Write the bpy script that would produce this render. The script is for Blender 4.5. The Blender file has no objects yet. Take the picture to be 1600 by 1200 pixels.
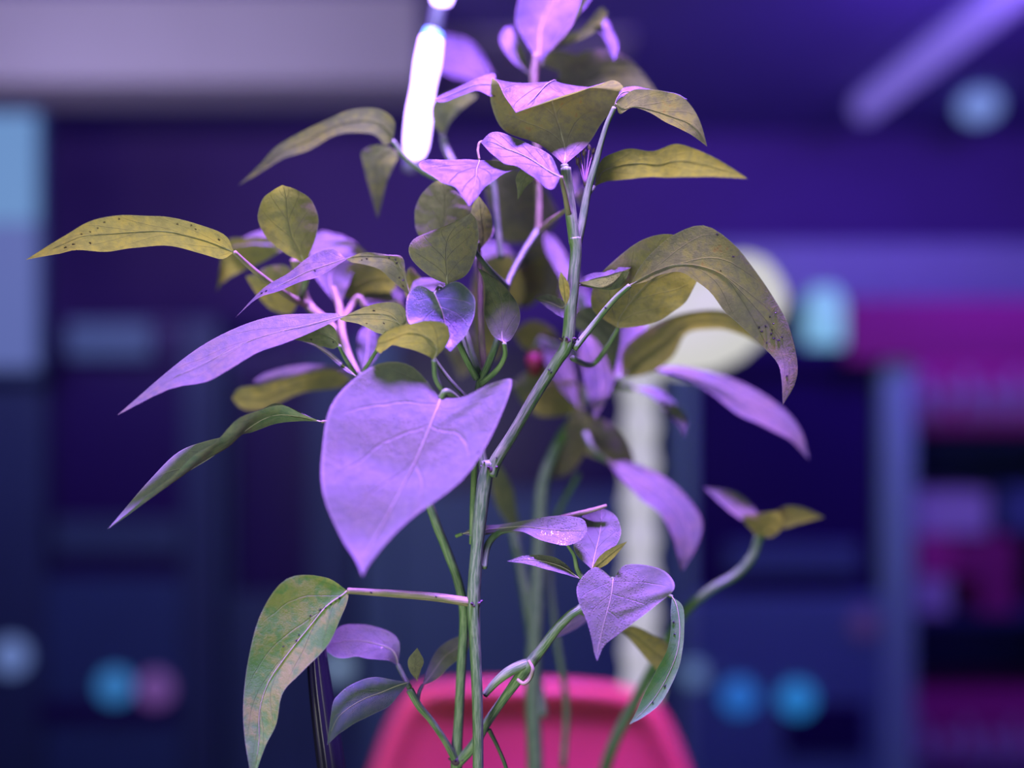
import bpy, bmesh, math, random
from mathutils import Vector, Matrix
from mathutils.bvhtree import BVHTree
random.seed(7)
sc = bpy.context.scene
col = sc.collection
F = 1400.0
CZ = 1.2
# ------------------------------------------------------------ camera
cd = bpy.data.cameras.new('camera'); cam = bpy.data.objects.new('camera', cd); col.objects.link(cam)
cam.location = (0, 0, CZ); cam.rotation_euler = (math.radians(90), 0, 0)
cd.sensor_width = 36; cd.lens = 31.5; cd.clip_start = 0.02; cd.clip_end = 50
cd.dof.use_dof = True; cd.dof.focus_distance = 0.452; cd.dof.aperture_fstop = 1.45
sc.camera = cam
# ------------------------------------------------------------ world, lights, exposure
w = bpy.data.worlds.new('room_air'); sc.world = w; w.use_nodes = True
w.node_tree.nodes['Background'].inputs[0].default_value = (0.13, 0.09, 0.80, 1)
w.node_tree.nodes['Background'].inputs[1].default_value = 0.22
vs = sc.view_settings
vs.view_transform = 'Standard'; vs.look = 'None'; vs.gamma = 1.0; vs.exposure = 0.0; vs.use_curve_mapping = False

def aim(o, t):
    o.rotation_euler = (Vector(t) - o.location).to_track_quat('-Z', 'Y').to_euler()

def area(name, loc, tgt, size, color, power, size_y=None, spread=None):
    l = bpy.data.lights.new(name, 'AREA'); l.color = color; l.energy = power
    l.size = size
    if size_y: l.shape = 'RECTANGLE'; l.size_y = size_y
    if spread: l.spread = spread
    o = bpy.data.objects.new(name, l); col.objects.link(o); o.location = loc; aim(o, tgt)
    return o
# purple LED grow panel hanging above the plants
area('grow_panel_light', (0.05, 0.30, CZ + 0.95), (0.0, 0.48, CZ - 0.1), 0.22, (0.34, 0.114, 1.0), 29, 0.10, 1.4)
# dim white room light from behind the photographer, low on the left
area('room_light', (-0.45, -0.35, CZ - 0.22), (0, 0.5, CZ - 0.05), 0.5, (1.0, 1.0, 0.80), 6.2)
# added unseen violet fills that brighten the back wall and the soffit
area('back_wall_fill', (1.3, 1.9, CZ + 1.0), (1.9, 3.9, CZ + 0.6), 0.5, (0.22, 0.08, 1.0), 20)
area('soffit_fill', (-1.2, 1.4, CZ + 0.55), (-1.2, 2.7, CZ + 1.1), 0.9, (0.52, 0.45, 0.95), 10.5, 0.2)

# ------------------------------------------------------------ helpers
def P(px, py, d):
    return Vector(((px - 800) / F * d, d, CZ + (600 - py) / F * d))

def tag(o, label=None, cat=None, group=None, kind=None):
    if label: o['label'] = label
    if cat: o['category'] = cat
    if group: o['group'] = group
    if kind: o['kind'] = kind
    return o

def empty(name, loc, label, cat, group=None):
    o = bpy.data.objects.new(name, None); col.objects.link(o); o.location = loc
    o.empty_display_size = 0.02
    return tag(o, label, cat, group)

def wloc(o):
    v = Vector((0, 0, 0))
    while o is not None:
        v = v + o.location; o = o.parent
    return v

def mesh_obj(name, verts, faces, mat, parent=None, smooth=True, uvs=None):
    """verts in world coordinates; the object's own origin stays at its parent's"""
    me = bpy.data.meshes.new(name)
    off = wloc(parent)
    me.from_pydata([tuple(Vector(v) - off) for v in verts], [], faces)
    if uvs:
        ul = me.uv_layers.new(name='UVMap')
        for poly in me.polygons:
            for li in poly.loop_indices:
                ul.data[li].uv = uvs[me.loops[li].vertex_index]
    if smooth:
        for p in me.polygons: p.use_smooth = True
    mats = mat if isinstance(mat, (list, tuple)) else [mat]
    for m in mats: me.materials.append(m)
    me.update()
    o = bpy.data.objects.new(name, me); col.objects.link(o); o.parent = parent
    return o

def cr(pts, t):
    n = len(pts) - 1
    i = min(int(t), n - 1); f = t - i
    p1, p2 = pts[i], pts[i + 1]
    p0 = pts[i - 1] if i > 0 else tuple(2 * a - b for a, b in zip(p1, p2))
    p3 = pts[i + 2] if i + 2 <= n else tuple(2 * b - a for a, b in zip(p1, p2))
    return [0.5 * (2 * b + (c - a) * f + (2 * a - 5 * b + 4 * c - d) * f * f + (3 * b - a - 3 * c + d) * f ** 3)
            for a, b, c, d in zip(p0, p1, p2, p3)]

def tube_geo(pts, radii, sides=12, ridge=0.0, seg=8, cap=True):
    """pts world vectors, radii metres -> verts, faces, uvs"""
    data = [tuple(p) + (r,) for p, r in zip(pts, radii)]
    n = (len(pts) - 1) * seg
    smp = [cr(data, (len(pts) - 1) * k / n) for k in range(n + 1)]
    C = [Vector(s[:3]) for s in smp]; R = [max(s[3], 1e-5) for s in smp]
    V, Fc, U = [], [], []
    T = [(C[min(k + 1, n)] - C[max(k - 1, 0)]).normalized() for k in range(n + 1)]
    up = Vector((0, 1, 0)) if abs(T[0].y) < 0.9 else Vector((1, 0, 0))
    N = (up - T[0] * up.dot(T[0])).normalized()
    L = 0
    for k in range(n + 1):
        if k: L += (C[k] - C[k - 1]).length
        N = (N - T[k] * N.dot(T[k])).normalized(); B = T[k].cross(N)
        for s in range(sides + 1):
            a = 2 * math.pi * s / sides
            r = R[k] * (1 + ridge * math.cos(5 * a))
            V.append(C[k] + N * (math.cos(a) * r) + B * (math.sin(a) * r)); U.append((s / sides, L * 100))
    m = sides + 1
    for k in range(n):
        for s in range(sides):
            Fc.append((k * m + s, k * m + s + 1, (k + 1) * m + s + 1, (k + 1) * m + s))
    if cap:
        for k in (0, n):
            V.append(C[k] + T[k] * (R[k] * .35 * (1 if k else -1))); U.append((.5, L * 100 if k else 0)); c = len(V) - 1
            for s in range(sides):
                f = (k * m + s, k * m + s + 1, c)
                Fc.append(f if k else f[::-1])
    return V, Fc, U

def stem(parent, pts, mat, name='stem', ridge=0.05, sides=20):
    """pts: (px,py,d,rpx)"""
    W = [P(p[0], p[1], p[2]) for p in pts]; R = [p[3] / F * p[2] for p in pts]
    V, Fc, U = tube_geo(W, R, sides, ridge)
    return mesh_obj(name, V, Fc, mat, parent, True, U)

def ellipsoid(c, r, axis=None, nu=14, nv=9):
    c = Vector(c); V, Fc = [], []
    q = Vector(axis).to_track_quat('Z', 'Y') if axis is not None else None
    for i in range(nv + 1):
        th = math.pi * i / nv
        for j in range(nu):
            a = 2 * math.pi * j / nu
            v = Vector((r[0] * math.sin(th) * math.cos(a), r[1] * math.sin(th) * math.sin(a), r[2] * math.cos(th)))
            if q: v = q @ v
            V.append(c + v)
    for i in range(nv):
        for j in range(nu):
            Fc.append((i * nu + j, (i + 1) * nu + j, (i + 1) * nu + (j + 1) % nu, i * nu + (j + 1) % nu))
    return V, Fc

def merge(parts):
    V, Fc = [], []
    for v, f in parts:
        o = len(V); V += list(v); Fc += [tuple(i + o for i in q) for q in f]
    return V, Fc

# ------------------------------------------------------------ materials
def newmat(name):
    m = bpy.data.materials.new(name); m.use_nodes = True
    nt = m.node_tree; b = nt.nodes['Principled BSDF']
    return m, nt, b

def simple(name, colr, rough=0.6, metal=0.0, emis=None, es=0.0, spec=None, noise=0.12, nscale=12, bump=0.0, sub=0):
    m, nt, b = newmat(name)
    tc = nt.nodes.new('ShaderNodeTexCoord'); nz = nt.nodes.new('ShaderNodeTexNoise')
    nz.inputs['Scale'].default_value = nscale; nz.inputs['Detail'].default_value = 4
    nt.links.new(tc.outputs['Object'], nz.inputs['Vector'])
    mx = nt.nodes.new('ShaderNodeMix'); mx.data_type = 'RGBA'
    mx.inputs[6].default_value = (*[c * (1 - noise) for c in colr], 1)
    mx.inputs[7].default_value = (*[min(c * (1 + noise), 1) for c in colr], 1)
    nt.links.new(nz.outputs['Fac'], mx.inputs[0]); nt.links.new(mx.outputs[2], b.inputs['Base Color'])
    b.inputs['Roughness'].default_value = rough; b.inputs['Metallic'].default_value = metal
    if spec is not None: b.inputs['Specular IOR Level'].default_value = spec
    if emis:
        b.inputs['Emission Color'].default_value = (*emis, 1); b.inputs['Emission Strength'].default_value = es
    if sub:
        b.inputs['Subsurface Weight'].default_value = sub; b.inputs['Subsurface Radius'].default_value = (.02, .008, .008)
    if bump:
        bp = nt.nodes.new('ShaderNodeBump'); bp.inputs['Strength'].default_value = bump; bp.inputs['Distance'].default_value = 0.002
        nt.links.new(nz.outputs['Fac'], bp.inputs['Height']); nt.links.new(bp.outputs[0], b.inputs['Normal'])
    return m

class NT:
    def __init__(s, nt): s.nt = nt
    def m(s, op, a, b=None, c=None, clamp=False):
        n = s.nt.nodes.new('ShaderNodeMath'); n.operation = op; n.use_clamp = clamp
        for i, v in enumerate((a, b, c)):
            if v is None: continue
            if isinstance(v, (int, float)): n.inputs[i].default_value = v
            else: s.nt.links.new(v, n.inputs[i])
        return n.outputs[0]
    def ss(s, v, lo, hi, a=0.0, b=1.0):
        n = s.nt.nodes.new('ShaderNodeMapRange'); n.interpolation_type = 'SMOOTHSTEP'
        n.inputs[1].default_value = lo; n.inputs[2].default_value = hi; n.inputs[3].default_value = a; n.inputs[4].default_value = b
        s.nt.links.new(v, n.inputs[0]); return n.outputs[0]
    def mix(s, f, a, b):
        n = s.nt.nodes.new('ShaderNodeMix'); n.data_type = 'RGBA'
        for i, v in ((0, f), (6, a), (7, b)):
            if isinstance(v, (int, float)): n.inputs[i].default_value = v
            elif isinstance(v, tuple): n.inputs[i].default_value = (*v, 1)
            else: s.nt.links.new(v, n.inputs[i])
        return n.outputs[2]
    def noise(s, vec, scale, detail=3, rough=.5):
        n = s.nt.nodes.new('ShaderNodeTexNoise'); n.inputs['Scale'].default_value = scale
        n.inputs['Detail'].default_value = detail; n.inputs['Roughness'].default_value = rough
        s.nt.links.new(vec, n.inputs['Vector']); return n.outputs['Fac']

def leaf_mat(name, top=(.20, .26, .17), under=(.27, .30, .17), trans=(0.149, 0.356, 0.033), yellow=0.35, gloss=.5,
             wet=0.0, tw=.48, ycol_t=(0.270, 0.551, 0.018), ytop=(.36, .36, .13), brown=0.15):
    m, nt, b = newmat(name); N = NT(nt)
    tc = nt.nodes.new('ShaderNodeTexCoord'); uv = tc.outputs['UV']; ob = tc.outputs['Object']
    sp = nt.nodes.new('ShaderNodeSeparateXYZ'); nt.links.new(uv, sp.inputs[0])
    u = sp.outputs[0]; v = N.m('ABSOLUTE', N.m('SUBTRACT', N.m('MULTIPLY', sp.outputs[1], 2.0), 1.0))
    nz = N.noise(ob, 260, 4, .6); nb = N.noise(ob, 45, 3); nf = N.noise(ob, 1500, 2)
    geo = nt.nodes.new('ShaderNodeNewGeometry'); back = geo.outputs['Backfacing']
    # veins: midrib + curved laterals
    wob = N.m('MULTIPLY', N.m('SUBTRACT', nb, .5), .06)
    w_mid = N.m('MULTIPLY_ADD', u, -.022, .034)
    mid = N.m('SUBTRACT', 1.0, N.m('DIVIDE', v, w_mid), clamp=True)
    s = N.m('ADD', N.m('SUBTRACT', u, N.m('MULTIPLY', N.m('POWER', v, .75), .36)), wob)
    ph = N.m('FRACT', N.m('MULTIPLY_ADD', s, 5.2, 3.15))
    dist = N.m('ABSOLUTE', N.m('SUBTRACT', ph, .5))
    lat = N.m('SUBTRACT', 1.0, N.m('DIVIDE', dist, N.m('MULTIPLY_ADD', v, -.035, .055)), clamp=True)
    lat = N.m('MULTIPLY', lat, N.ss(v, .98, .55))
    vor = nt.nodes.new('ShaderNodeTexVoronoi'); vor.feature = 'DISTANCE_TO_EDGE'; vor.inputs['Scale'].default_value = 330
    nt.links.new(ob, vor.inputs['Vector'])
    net = N.ss(vor.outputs['Distance'], .10, .0)
    veins = N.m('MAXIMUM', mid, N.m('MULTIPLY', lat, .8))
    vein2 = N.m('MAXIMUM', veins, N.m('MULTIPLY', net, .16))
    yf = N.m('MULTIPLY', N.ss(N.m('ADD', N.m('MULTIPLY', nb, .55), N.m('MULTIPLY', nz, .6)), .50, .70), yellow)
    bf = N.m('MULTIPLY', N.m('MULTIPLY', N.ss(nz, .55, .75), N.ss(nb, .52, .62)), brown)
    ctop = N.mix(yf, N.mix(nz, tuple(c * .85 for c in top), tuple(c * 1.15 for c in top)), ytop)
    ctop = N.mix(N.m('MULTIPLY', vein2, .3), ctop, (.42, .42, .30))
    cun = N.mix(yf, N.mix(nz, tuple(c * .62 for c in under), tuple(c * 1.3 for c in under)), (.42, .38, .10))
    cun = N.mix(N.m('MULTIPLY', vein2, .55), cun, (.44, .44, .36))
    cun = N.mix(bf, cun, (.40, .20, .10))
    base = N.mix(back, ctop, cun)
    base = N.mix(N.m('MULTIPLY', N.ss(v, .955, .985), .35), base, (.55, .55, .45))
    nt.links.new(base, b.inputs['Base Color'])
    b.inputs['Roughness'].default_value = gloss
    b.inputs['Specular IOR Level'].default_value = .4
    if wet:
        # beads of sticky dew: tiny glossy spots in patches
        dv = nt.nodes.new('ShaderNodeTexVoronoi'); dv.inputs['Scale'].default_value = 900
        nt.links.new(ob, dv.inputs['Vector'])
        dew = N.m('MULTIPLY', N.ss(dv.outputs['Distance'], .42, .22), N.ss(nb, .45, .6))
        nt.links.new(N.m('MULTIPLY', dew, wet), b.inputs['Coat Weight']); b.inputs['Coat Roughness'].default_value = .18
        nt.links.new(N.m('MULTIPLY_ADD', dew, -.15, gloss), b.inputs['Roughness'])
    bp = nt.nodes.new('ShaderNodeBump'); bp.inputs['Strength'].default_value = .55; bp.inputs['Distance'].default_value = .0007
    sgn = N.m('MULTIPLY_ADD', back, 2.0, -1.0)
    h = N.m('ADD', N.m('MULTIPLY', veins, sgn), N.m('ADD', N.m('MULTIPLY_ADD', nb, 2.2, N.m('MULTIPLY', nz, .8)), N.m('MULTIPLY', dew if wet else nf, .35 + 1.6 * wet)))
    nt.links.new(h, bp.inputs['Height']); nt.links.new(bp.outputs[0], b.inputs['Normal'])
    tr = nt.nodes.new('ShaderNodeBsdfTranslucent')
    ct = N.mix(yf, N.mix(nz, tuple(c * .6 for c in trans), tuple(c * 1.35 for c in trans)), ycol_t); ct = N.mix(bf, ct, (.22, .18, .012))
    ct = N.mix(N.m('MULTIPLY', vein2, .5), ct, tuple(c * .7 for c in trans))
    nt.links.new(ct, tr.inputs['Color']); nt.links.new(bp.outputs[0], tr.inputs['Normal'])
    ms = nt.nodes.new('ShaderNodeMixShader'); ms.inputs[0].default_value = tw
    out = nt.nodes['Material Output']
    nt.links.new(b.outputs[0], ms.inputs[1]); nt.links.new(tr.outputs[0], ms.inputs[2]); nt.links.new(ms.outputs[0], out.inputs['Surface'])
    return m

LM = {
    'g': leaf_mat('pepper_leaf', yellow=.35),
    'y': leaf_mat('yellowing_pepper_leaf', under=(.32, .32, .13), trans=(0.203, 0.454, 0.021), yellow=.8),
    'o': leaf_mat('dull_olive_pepper_leaf', top=(.14, .17, .13), under=(.30, .30, .22), trans=(0.121, 0.275, 0.042), yellow=.4),
    'd': leaf_mat('dark_pepper_leaf', top=(.10, .15, .10), under=(.15, .2, .1), trans=(0.054, 0.178, 0.015), yellow=.15, tw=.4),
    'w': leaf_mat('sticky_wet_pepper_leaf', top=(.10, .15, .15), under=(.2, .24, .14), trans=(0.068, 0.227, 0.022), yellow=.1, wet=.8, gloss=.42, tw=.3),
    's': leaf_mat('speckled_pepper_leaf', top=(.20, .25, .18), yellow=.15, wet=.5, gloss=.55),
    'p': leaf_mat('neutral_lit_green_pepper_leaf', top=(.17, .42, .11), under=(.30, .40, .20), trans=(0.162, 0.454, 0.030), yellow=.6, tw=.4, ytop=(.48, .48, .12)),  # greener copy, the missing purple light is put into the colour
    'v': leaf_mat('dimmed_young_pepper_leaf', top=(.11, .135, .155), under=(.28, .28, .22), trans=(.10, .20, .03), yellow=.2),  # darker top colour put in to tone down lamp light on upper leaves
    'b': leaf_mat('browning_pepper_leaf', top=(.11, .13, .14), under=(.32, .31, .22), trans=(0.162, 0.340, 0.038), yellow=.45, brown=.75),
    'q': leaf_mat('fresh_backed_pepper_leaf', top=(.20, .26, .18), under=(.15, .28, .11), trans=(0.068, 0.27, 0.030), yellow=.2, tw=.3, brown=.05),
    'gr': leaf_mat('shaded_green_pepper_leaf', top=(.12, .36, .10), under=(.20, .36, .16), trans=(0.068, 0.292, 0.030), yellow=.15, tw=.3, brown=.05),  # green top colour stands in for shade from the purple lamp
}

def stem_mat(name, c1, c2, sub=.0, spots=True):
    m, nt, b = newmat(name); N = NT(nt)
    tc = nt.nodes.new('ShaderNodeTexCoord')
    mp = nt.nodes.new('ShaderNodeMapping'); mp.inputs['Scale'].default_value = (22, 1.2, 1)
    nt.links.new(tc.outputs['UV'], mp.inputs['Vector'])
    st = N.noise(mp.outputs[0], 1.0, 3); nz = N.noise(tc.outputs['Object'], 600, 3)
    f = N.ss(st, .38, .62)
    c = N.mix(f, c1, c2)
    c = N.mix(N.m('MULTIPLY', N.ss(nz, .62, .75), .35), c, (.10, .06, .10))
    nt.links.new(c, b.inputs['Base Color']); b.inputs['Roughness'].default_value = .5
    bp = nt.nodes.new('ShaderNodeBump'); bp.inputs['Strength'].default_value = .5; bp.inputs['Distance'].default_value = .0006
    nt.links.new(st, bp.inputs['Height']); nt.links.new(bp.outputs[0], b.inputs['Normal'])
    return m
SM = stem_mat('green_stem', (.08, .20, .06), (.20, .34, .13))
SMC = stem_mat('deep_green_stem', (.05, .16, .03), (.10, .25, .05))
SMP = stem_mat('pale_stem', (.10, .24, .06), (.21, .36, .12))
SMK = stem_mat('pinkish_petiole', (.20, .23, .09), (.32, .31, .15))
MRIB = stem_mat('leaf_midrib', (.38, .42, .24), (.48, .50, .32))
NODE = stem_mat('dark_purple_joint', (.05, .03, .05), (.12, .09, .09))

# ------------------------------------------------------------ leaf builder
def leaf(plant, side, d, rails, mat='g', pet=None, pr=4.0, dz=None, k=.8, fold=.18, bulge=.07, ripple=.02, pmat=None, rows=36, cols=9, label=None, name='leaf'):
    """rails: base (x,y), then (Ax,Ay,Bx,By[,Mx,My]) ..., tip (x,y); side is what the camera sees most of"""
    b0, tip = rails[0], rails[-1]
    S = [(b0[0], b0[1]) * 3]
    for r in rails[1:-1]:
        if len(r) == 4: r = r + ((r[0] + r[2]) / 2, (r[1] + r[3]) / 2)
        S.append(r)
    S.append((tip[0], tip[1]) * 3)
    n = len(S)
    tot = 0; vis = []
    for i in range(n):
        a, c = S[max(i - 1, 0)], S[min(i + 1, n - 1)]
        t = Vector((c[4] - a[4], c[5] - a[5]))
        A = Vector((S[i][0] - S[i][4], S[i][1] - S[i][5])); B = Vector((S[i][2] - S[i][4], S[i][3] - S[i][5]))
        cA = t.x * A.y - t.y * A.x; cB = t.x * B.y - t.y * B.x
        tot += cA - cB
        vis.append((cA / (t.length * A.length + 1e-6), -cB / (t.length * B.length + 1e-6)))
    c = (1 if tot > 0 else -1) * (1 if side == 'top' else -1)
    vis[0] = vis[1]; vis[-1] = vis[-2]
    side_s = 1 if side == 'top' else -1
    y0 = S[0][5]; pts = []
    if dz is None:
        ty = S[-1][5]
        dz = (0, side_s * .5 * (y0 - ty) / F * d)
    cl = lambda q: max(-1, min(1, q))
    for i in range(n):
        s = S[i]; f = i / (n - 1) * (len(dz) - 1); j = min(int(f), len(dz) - 2); f -= j
        zm = d + dz[j] * (1 - f) + dz[j + 1] * f
        vA = cl(c * vis[i][0] / .35); vB = cl(c * vis[i][1] / .35)
        lA = math.hypot(s[0] - s[4], s[1] - s[5]); lB = math.hypot(s[2] - s[4], s[3] - s[5])
        zA = zm + (vA * k * (s[5] - s[1]) - vA * fold * lA) / F * d
        zB = zm + (vB * k * (s[5] - s[3]) - vB * fold * lB) / F * d
        pts.append((s[0], s[1], zA, s[2], s[3], zB, s[4], s[5], zm))
    V, U = [], []; nc = 2 * cols + 1
    sd = random.random() * 10
    for i in range(rows + 1):
        u = i / rows
        uu = u if True else u
        q = cr(pts, (n - 1) * uu)
        A = P(q[0], q[1], q[2]); B = P(q[3], q[4], q[5]); M = P(q[6], q[7], q[8])
        q2 = cr(pts, (n - 1) * min(uu + .02, 1)); q1 = cr(pts, (n - 1) * max(uu - .02, 0))
        t = (P(q2[6], q2[7], q2[8]) - P(q1[6], q1[7], q1[8])).normalized()
        for j in range(nc):
            v = j / (nc - 1) * 2 - 1
            E = A if v < 0 else B; s = abs(v)
            e = (E - M); L = e.length
            p = M + e * s
            if L > 1e-6:
                nn = (t.cross(e) if v > 0 else e.cross(t))
                if nn.length > 1e-9:
                    nn = nn.normalized() * (-c if True else c)
                    h = bulge * L * 4 * s * (1 - s) * .5
                    h += L * ripple * (math.sin(u * 31 + sd + 3 * v) * s + .6 * math.sin(u * 57 + 2 * sd - 5 * v) * s * (1 - s) * 2)
                    p = p + nn * h * (1 if True else 1)
            V.append(p); U.append((u, (v + 1) / 2))
    Fc = []
    for i in range(rows):
        for j in range(nc - 1):
            f = (i * nc + j, (i + 1) * nc + j, (i + 1) * nc + j + 1, i * nc + j + 1)
            Fc.append(f if c > 0 else f[::-1])
    o = mesh_obj(name, V, Fc, LM[mat], plant, True, U)
    o['verts_ready'] = 1
    del o['verts_ready']
    o_world[o.name] = (V, Fc)
    if label: o['label'] = label
    # midrib: slim raised tube that runs on from the petiole along the underside
    mr = []
    for i in range(0, 9):
        uu = i / 8 * .9; q = cr(pts, (n - 1) * uu); p = P(q[6], q[7], q[8])
        q1 = cr(pts, (n - 1) * min(uu + .03, 1))
        nn = (P(q1[6], q1[7], q1[8]) - p).cross(P(q[3], q[4], q[5]) - P(q[0], q[1], q[2]))
        if nn.length > 1e-12 and i: p = p + nn.normalized() * (c * max(pr * .3, .9) / F * d * .75)
        mr.append(p)
    r0 = max(pr * .24, .7) / F * d
    vv, ff, uu = tube_geo(mr, [r0 * (1 - i / 9.0) + 5e-5 for i in range(9)], 8, 0, 3)
    mesh_obj('midrib', vv, ff, MRIB, o, True, uu)
    if pet:
        pp = [(b0[0], b0[1], pts[0][8], pr * .9)] + [(p[0], p[1], p[2], pr * (1 + .12 * i)) for i, p in enumerate(pet)]
        stem(o, pp, pmat or SMP, 'petiole', .03, 12)
    return o
o_world = {}

def rim(px, py, d, a, b, ang=0): return None

# ============================================================ THE ROOM (large structure)
def box_geo(x0, x1, y0, y1, z0, z1, bev=0.0):
    bm = bmesh.new(); bmesh.ops.create_cube(bm, size=1)
    for v in bm.verts:
        v.co = Vector((x0 + (v.co.x + .5) * (x1 - x0), y0 + (v.co.y + .5) * (y1 - y0), z0 + (v.co.z + .5) * (z1 - z0)))
    if bev > 0: bmesh.ops.bevel(bm, geom=list(bm.edges), offset=bev, segments=3, affect='EDGES', profile=.5)
    bm.verts.index_update()
    V = [v.co.copy() for v in bm.verts]; Fc = [tuple(v.index for v in f.verts) for f in bm.faces]; bm.free()
    return V, Fc
def box(name, x0, x1, y0, y1, z0, z1, mat, parent=None, bev=0.0):
    V, Fc = box_geo(x0, x1, y0, y1, z0, z1, bev)
    return mesh_obj(name, V, Fc, mat, parent, False)
def pbox(name, px0, px1, py0, py1, d, depth, mat, parent=None, bev=0.0):
    """front face spans the given picture rectangle at distance d, body reaches back by depth"""
    a = P(px0, py1, d); b = P(px1, py0, d)
    return box(name, a.x, b.x, d, d + depth, a.z, b.z, mat, parent, bev)

m_wall = simple('violet_painted_wall', (.24, .13, .42), .8, nscale=3)
m_ceil = simple('ceiling_paint', (.26, .20, .50), .85, nscale=3)
m_floor = simple('dark_floor_tiles', (.10, .10, .16), .5, nscale=5)
m_soff = simple('pale_soffit_paint', (.75, .72, .60), .7, nscale=2)
m_slate = simple('slate_blue_panel', (.13, .24, .34), .5, nscale=3)
m_slate2 = simple('dark_slate_panel', (.06, .10, .20), .5, nscale=3)
m_pale = simple('pale_blue_metal', (.48, .92, .72), .45, nscale=3)
m_black = simple('black_glass', (.012, .008, .02), .25, nscale=3)
m_dark = simple('dark_violet_glass', (.03, .008, .12), .35, nscale=3)
m_grey = simple('dim_grey_metal', (.24, .26, .34), .5)
m_mag = simple('magenta_card', (.92, .09, .36), .6, nscale=4)
m_mag2 = simple('deep_magenta_card', (.55, .06, .24), .6, nscale=4)
m_white = simple('white_print', (.95, .95, .95), .6, nscale=4)
m_lilac = simple('white_card', (.90, .86, .88), .6, nscale=4)

st = lambda o: tag(o, kind='structure')
st(box('floor', -4.2, 4.2, -0.6, 4.2, -.06, 0, m_floor))
st(box('ceiling', -4.2, 4.2, 1.0, 4.2, CZ + 1.14, CZ + 1.22, m_ceil))
st(box('wall_back', -4.2, 4.2, 4.1, 4.2, 0, CZ + 1.14, m_wall))
sf = P(0, 128, 2.6).z
st(box('trim_1', -4.1, P(655, 0, 2.6).x, 2.6, 2.85, sf, CZ + 1.138, m_soff))
st(box('trim_2', P(655, 0, 2.6).x + .002, P(1010, 0, 2.6).x, 2.9, 3.6, CZ + .99 + .13, CZ + 1.138, m_soff))

# pale panel at the far left, the light on it put in as glow
def emit(name, c, s, base=(.3, .3, .3)):
    return simple(name, base, .5, emis=c, es=s, noise=0)
wn = P(-60, 178, 2.5); wx = P(52, 575, 2.5)
wf = box('pale_panel_1', wn.x - .02, wx.x + .012, 2.52, 2.56, wx.z - .02, wn.z + .02, m_slate2); st(wf)
split = P(0, 345, 2.5).z
box('upper_panel', wn.x, wx.x, 2.50, 2.519, split, wn.z, emit('pale_panel_glow', (.14, .31, .60), .85, (.05, .05, .05)), wf)
box('lower_panel', wn.x, wx.x, 2.501, 2.519, wx.z, split - .004, emit('dim_panel_glow', (.105, .15, .43), .85, (.05, .05, .05)), wf)

# ------------------------------------------------------------ machines along the back
def disc_geo(c, r, th, seg=28, axis=Vector((0, -1, 0))):
    q = axis.to_track_quat('Z', 'Y'); V, Fc = [], []
    prof = [(0, th), (r * .75, th), (r * .95, th * .7), (r, th * .35), (r, 0), (0, 0)]
    for pr_, h in prof:
        for j in range(seg):
            a = 2 * math.pi * j / seg
            V.append(Vector(c) + q @ Vector((pr_ * math.cos(a), pr_ * math.sin(a), h)))
    for i in range(len(prof) - 1):
        for j in range(seg):
            Fc.append((i * seg + j, i * seg + (j + 1) % seg, (i + 1) * seg + (j + 1) % seg, (i + 1) * seg + j))
    return V, Fc

def machine(label, x0, x1, top, wx0, wx1, wy0, wy1, d, bodym, framem, shelf=None, slot=None, header=None, depth=.6, buttons=()):
    a = P(x0, 0, d).x; b = P(x1, 0, d).x
    r = empty('vending_machine', ((a + b) / 2, d + .3, 0), label, 'machine', 'dark machines standing along the back of the room')
    zt = P(0, top, d).z; zw0 = P(0, wy1, d).z; zw1 = P(0, wy0, d).z
    wa = P(wx0, 0, d).x; wb = P(wx1, 0, d).x
    box('body', a, b, d + .06, d + depth, 0.005, zt, bodym, r, .01)
    # front frame around the dark window
    box('top_rail', wa + .002, wb - .002, d + .004, d + .058, zw1, zt, m_dark, r, .004)
    box('side_frame', a, wa, d, d + .058, 0.005, zt, framem, r, .008)
    box('side_frame', wb, b, d, d + .058, 0.005, zt, framem, r, .008)
    box('glass_window', wa, wb, d + .045, d + .058, zw0, zw1, m_dark, r)
    box('control_panel', wa + .002, wb - .002, d + .004, d + .058, 0.005, zw0, bodym, r, .006)
    if shelf: box('display_shelf', P(shelf[0], 0, d).x, P(shelf[1], 0, d).x, d + .01, d + .05, P(0, shelf[3], d).z, P(0, shelf[2], d).z, shelf[4], r, .004)
    if slot: box('delivery_slot', P(slot[0], 0, d).x, P(slot[1], 0, d).x, d - .008, d + .004, P(0, slot[3], d).z, P(0, slot[2], d).z, m_dark, r, .003)
    if header: box('header_panel', P(header[0], 0, d).x, P(header[1], 0, d).x, d - .012, d + .002, P(0, header[3], d).z, P(0, header[2], d).z, header[4], r, .003)
    for (bx, by, rp, c, s, nm) in buttons:
        V, Fc = disc_geo(P(bx, by, d), rp / F * d, .012)
        mesh_obj('lit_button', V, Fc, emit(nm, c, s), r)
    return r
m_lpanel = simple('navy_panel', (.05, .09, .24), .5)
m_lframe = simple('navy_frame', (.045, .07, .17), .5)
machine('blurred dark machine at far left with a blue and a purple lit button', -70, 342, 498, 68, 283, 560, 905, 2.6, m_lpanel, m_lframe,
        shelf=(80, 280, 812, 868, m_slate2), header=(108, 238, 503, 560, m_slate), slot=(60, 275, 1095, 1130),
        buttons=[(180, 1072, 27, (.006, .20, .52), .75, 'blue_button_glow'), (243, 1076, 27, (.16, .05, .27), .7, 'purple_button_glow'),
                 (18, 1025, 28, (.09, .16, .38), 1.0, 'pale_button_glow')])
machine('narrow blurred dark machine second from the left behind the low green leaf', 350, 553, 540, 362, 482, 600, 930, 2.6, m_slate2, m_slate2,
        buttons=[(529, 1042, 20, (.2, .32, .5), 0.8, 'pale_button_glow')])
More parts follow.
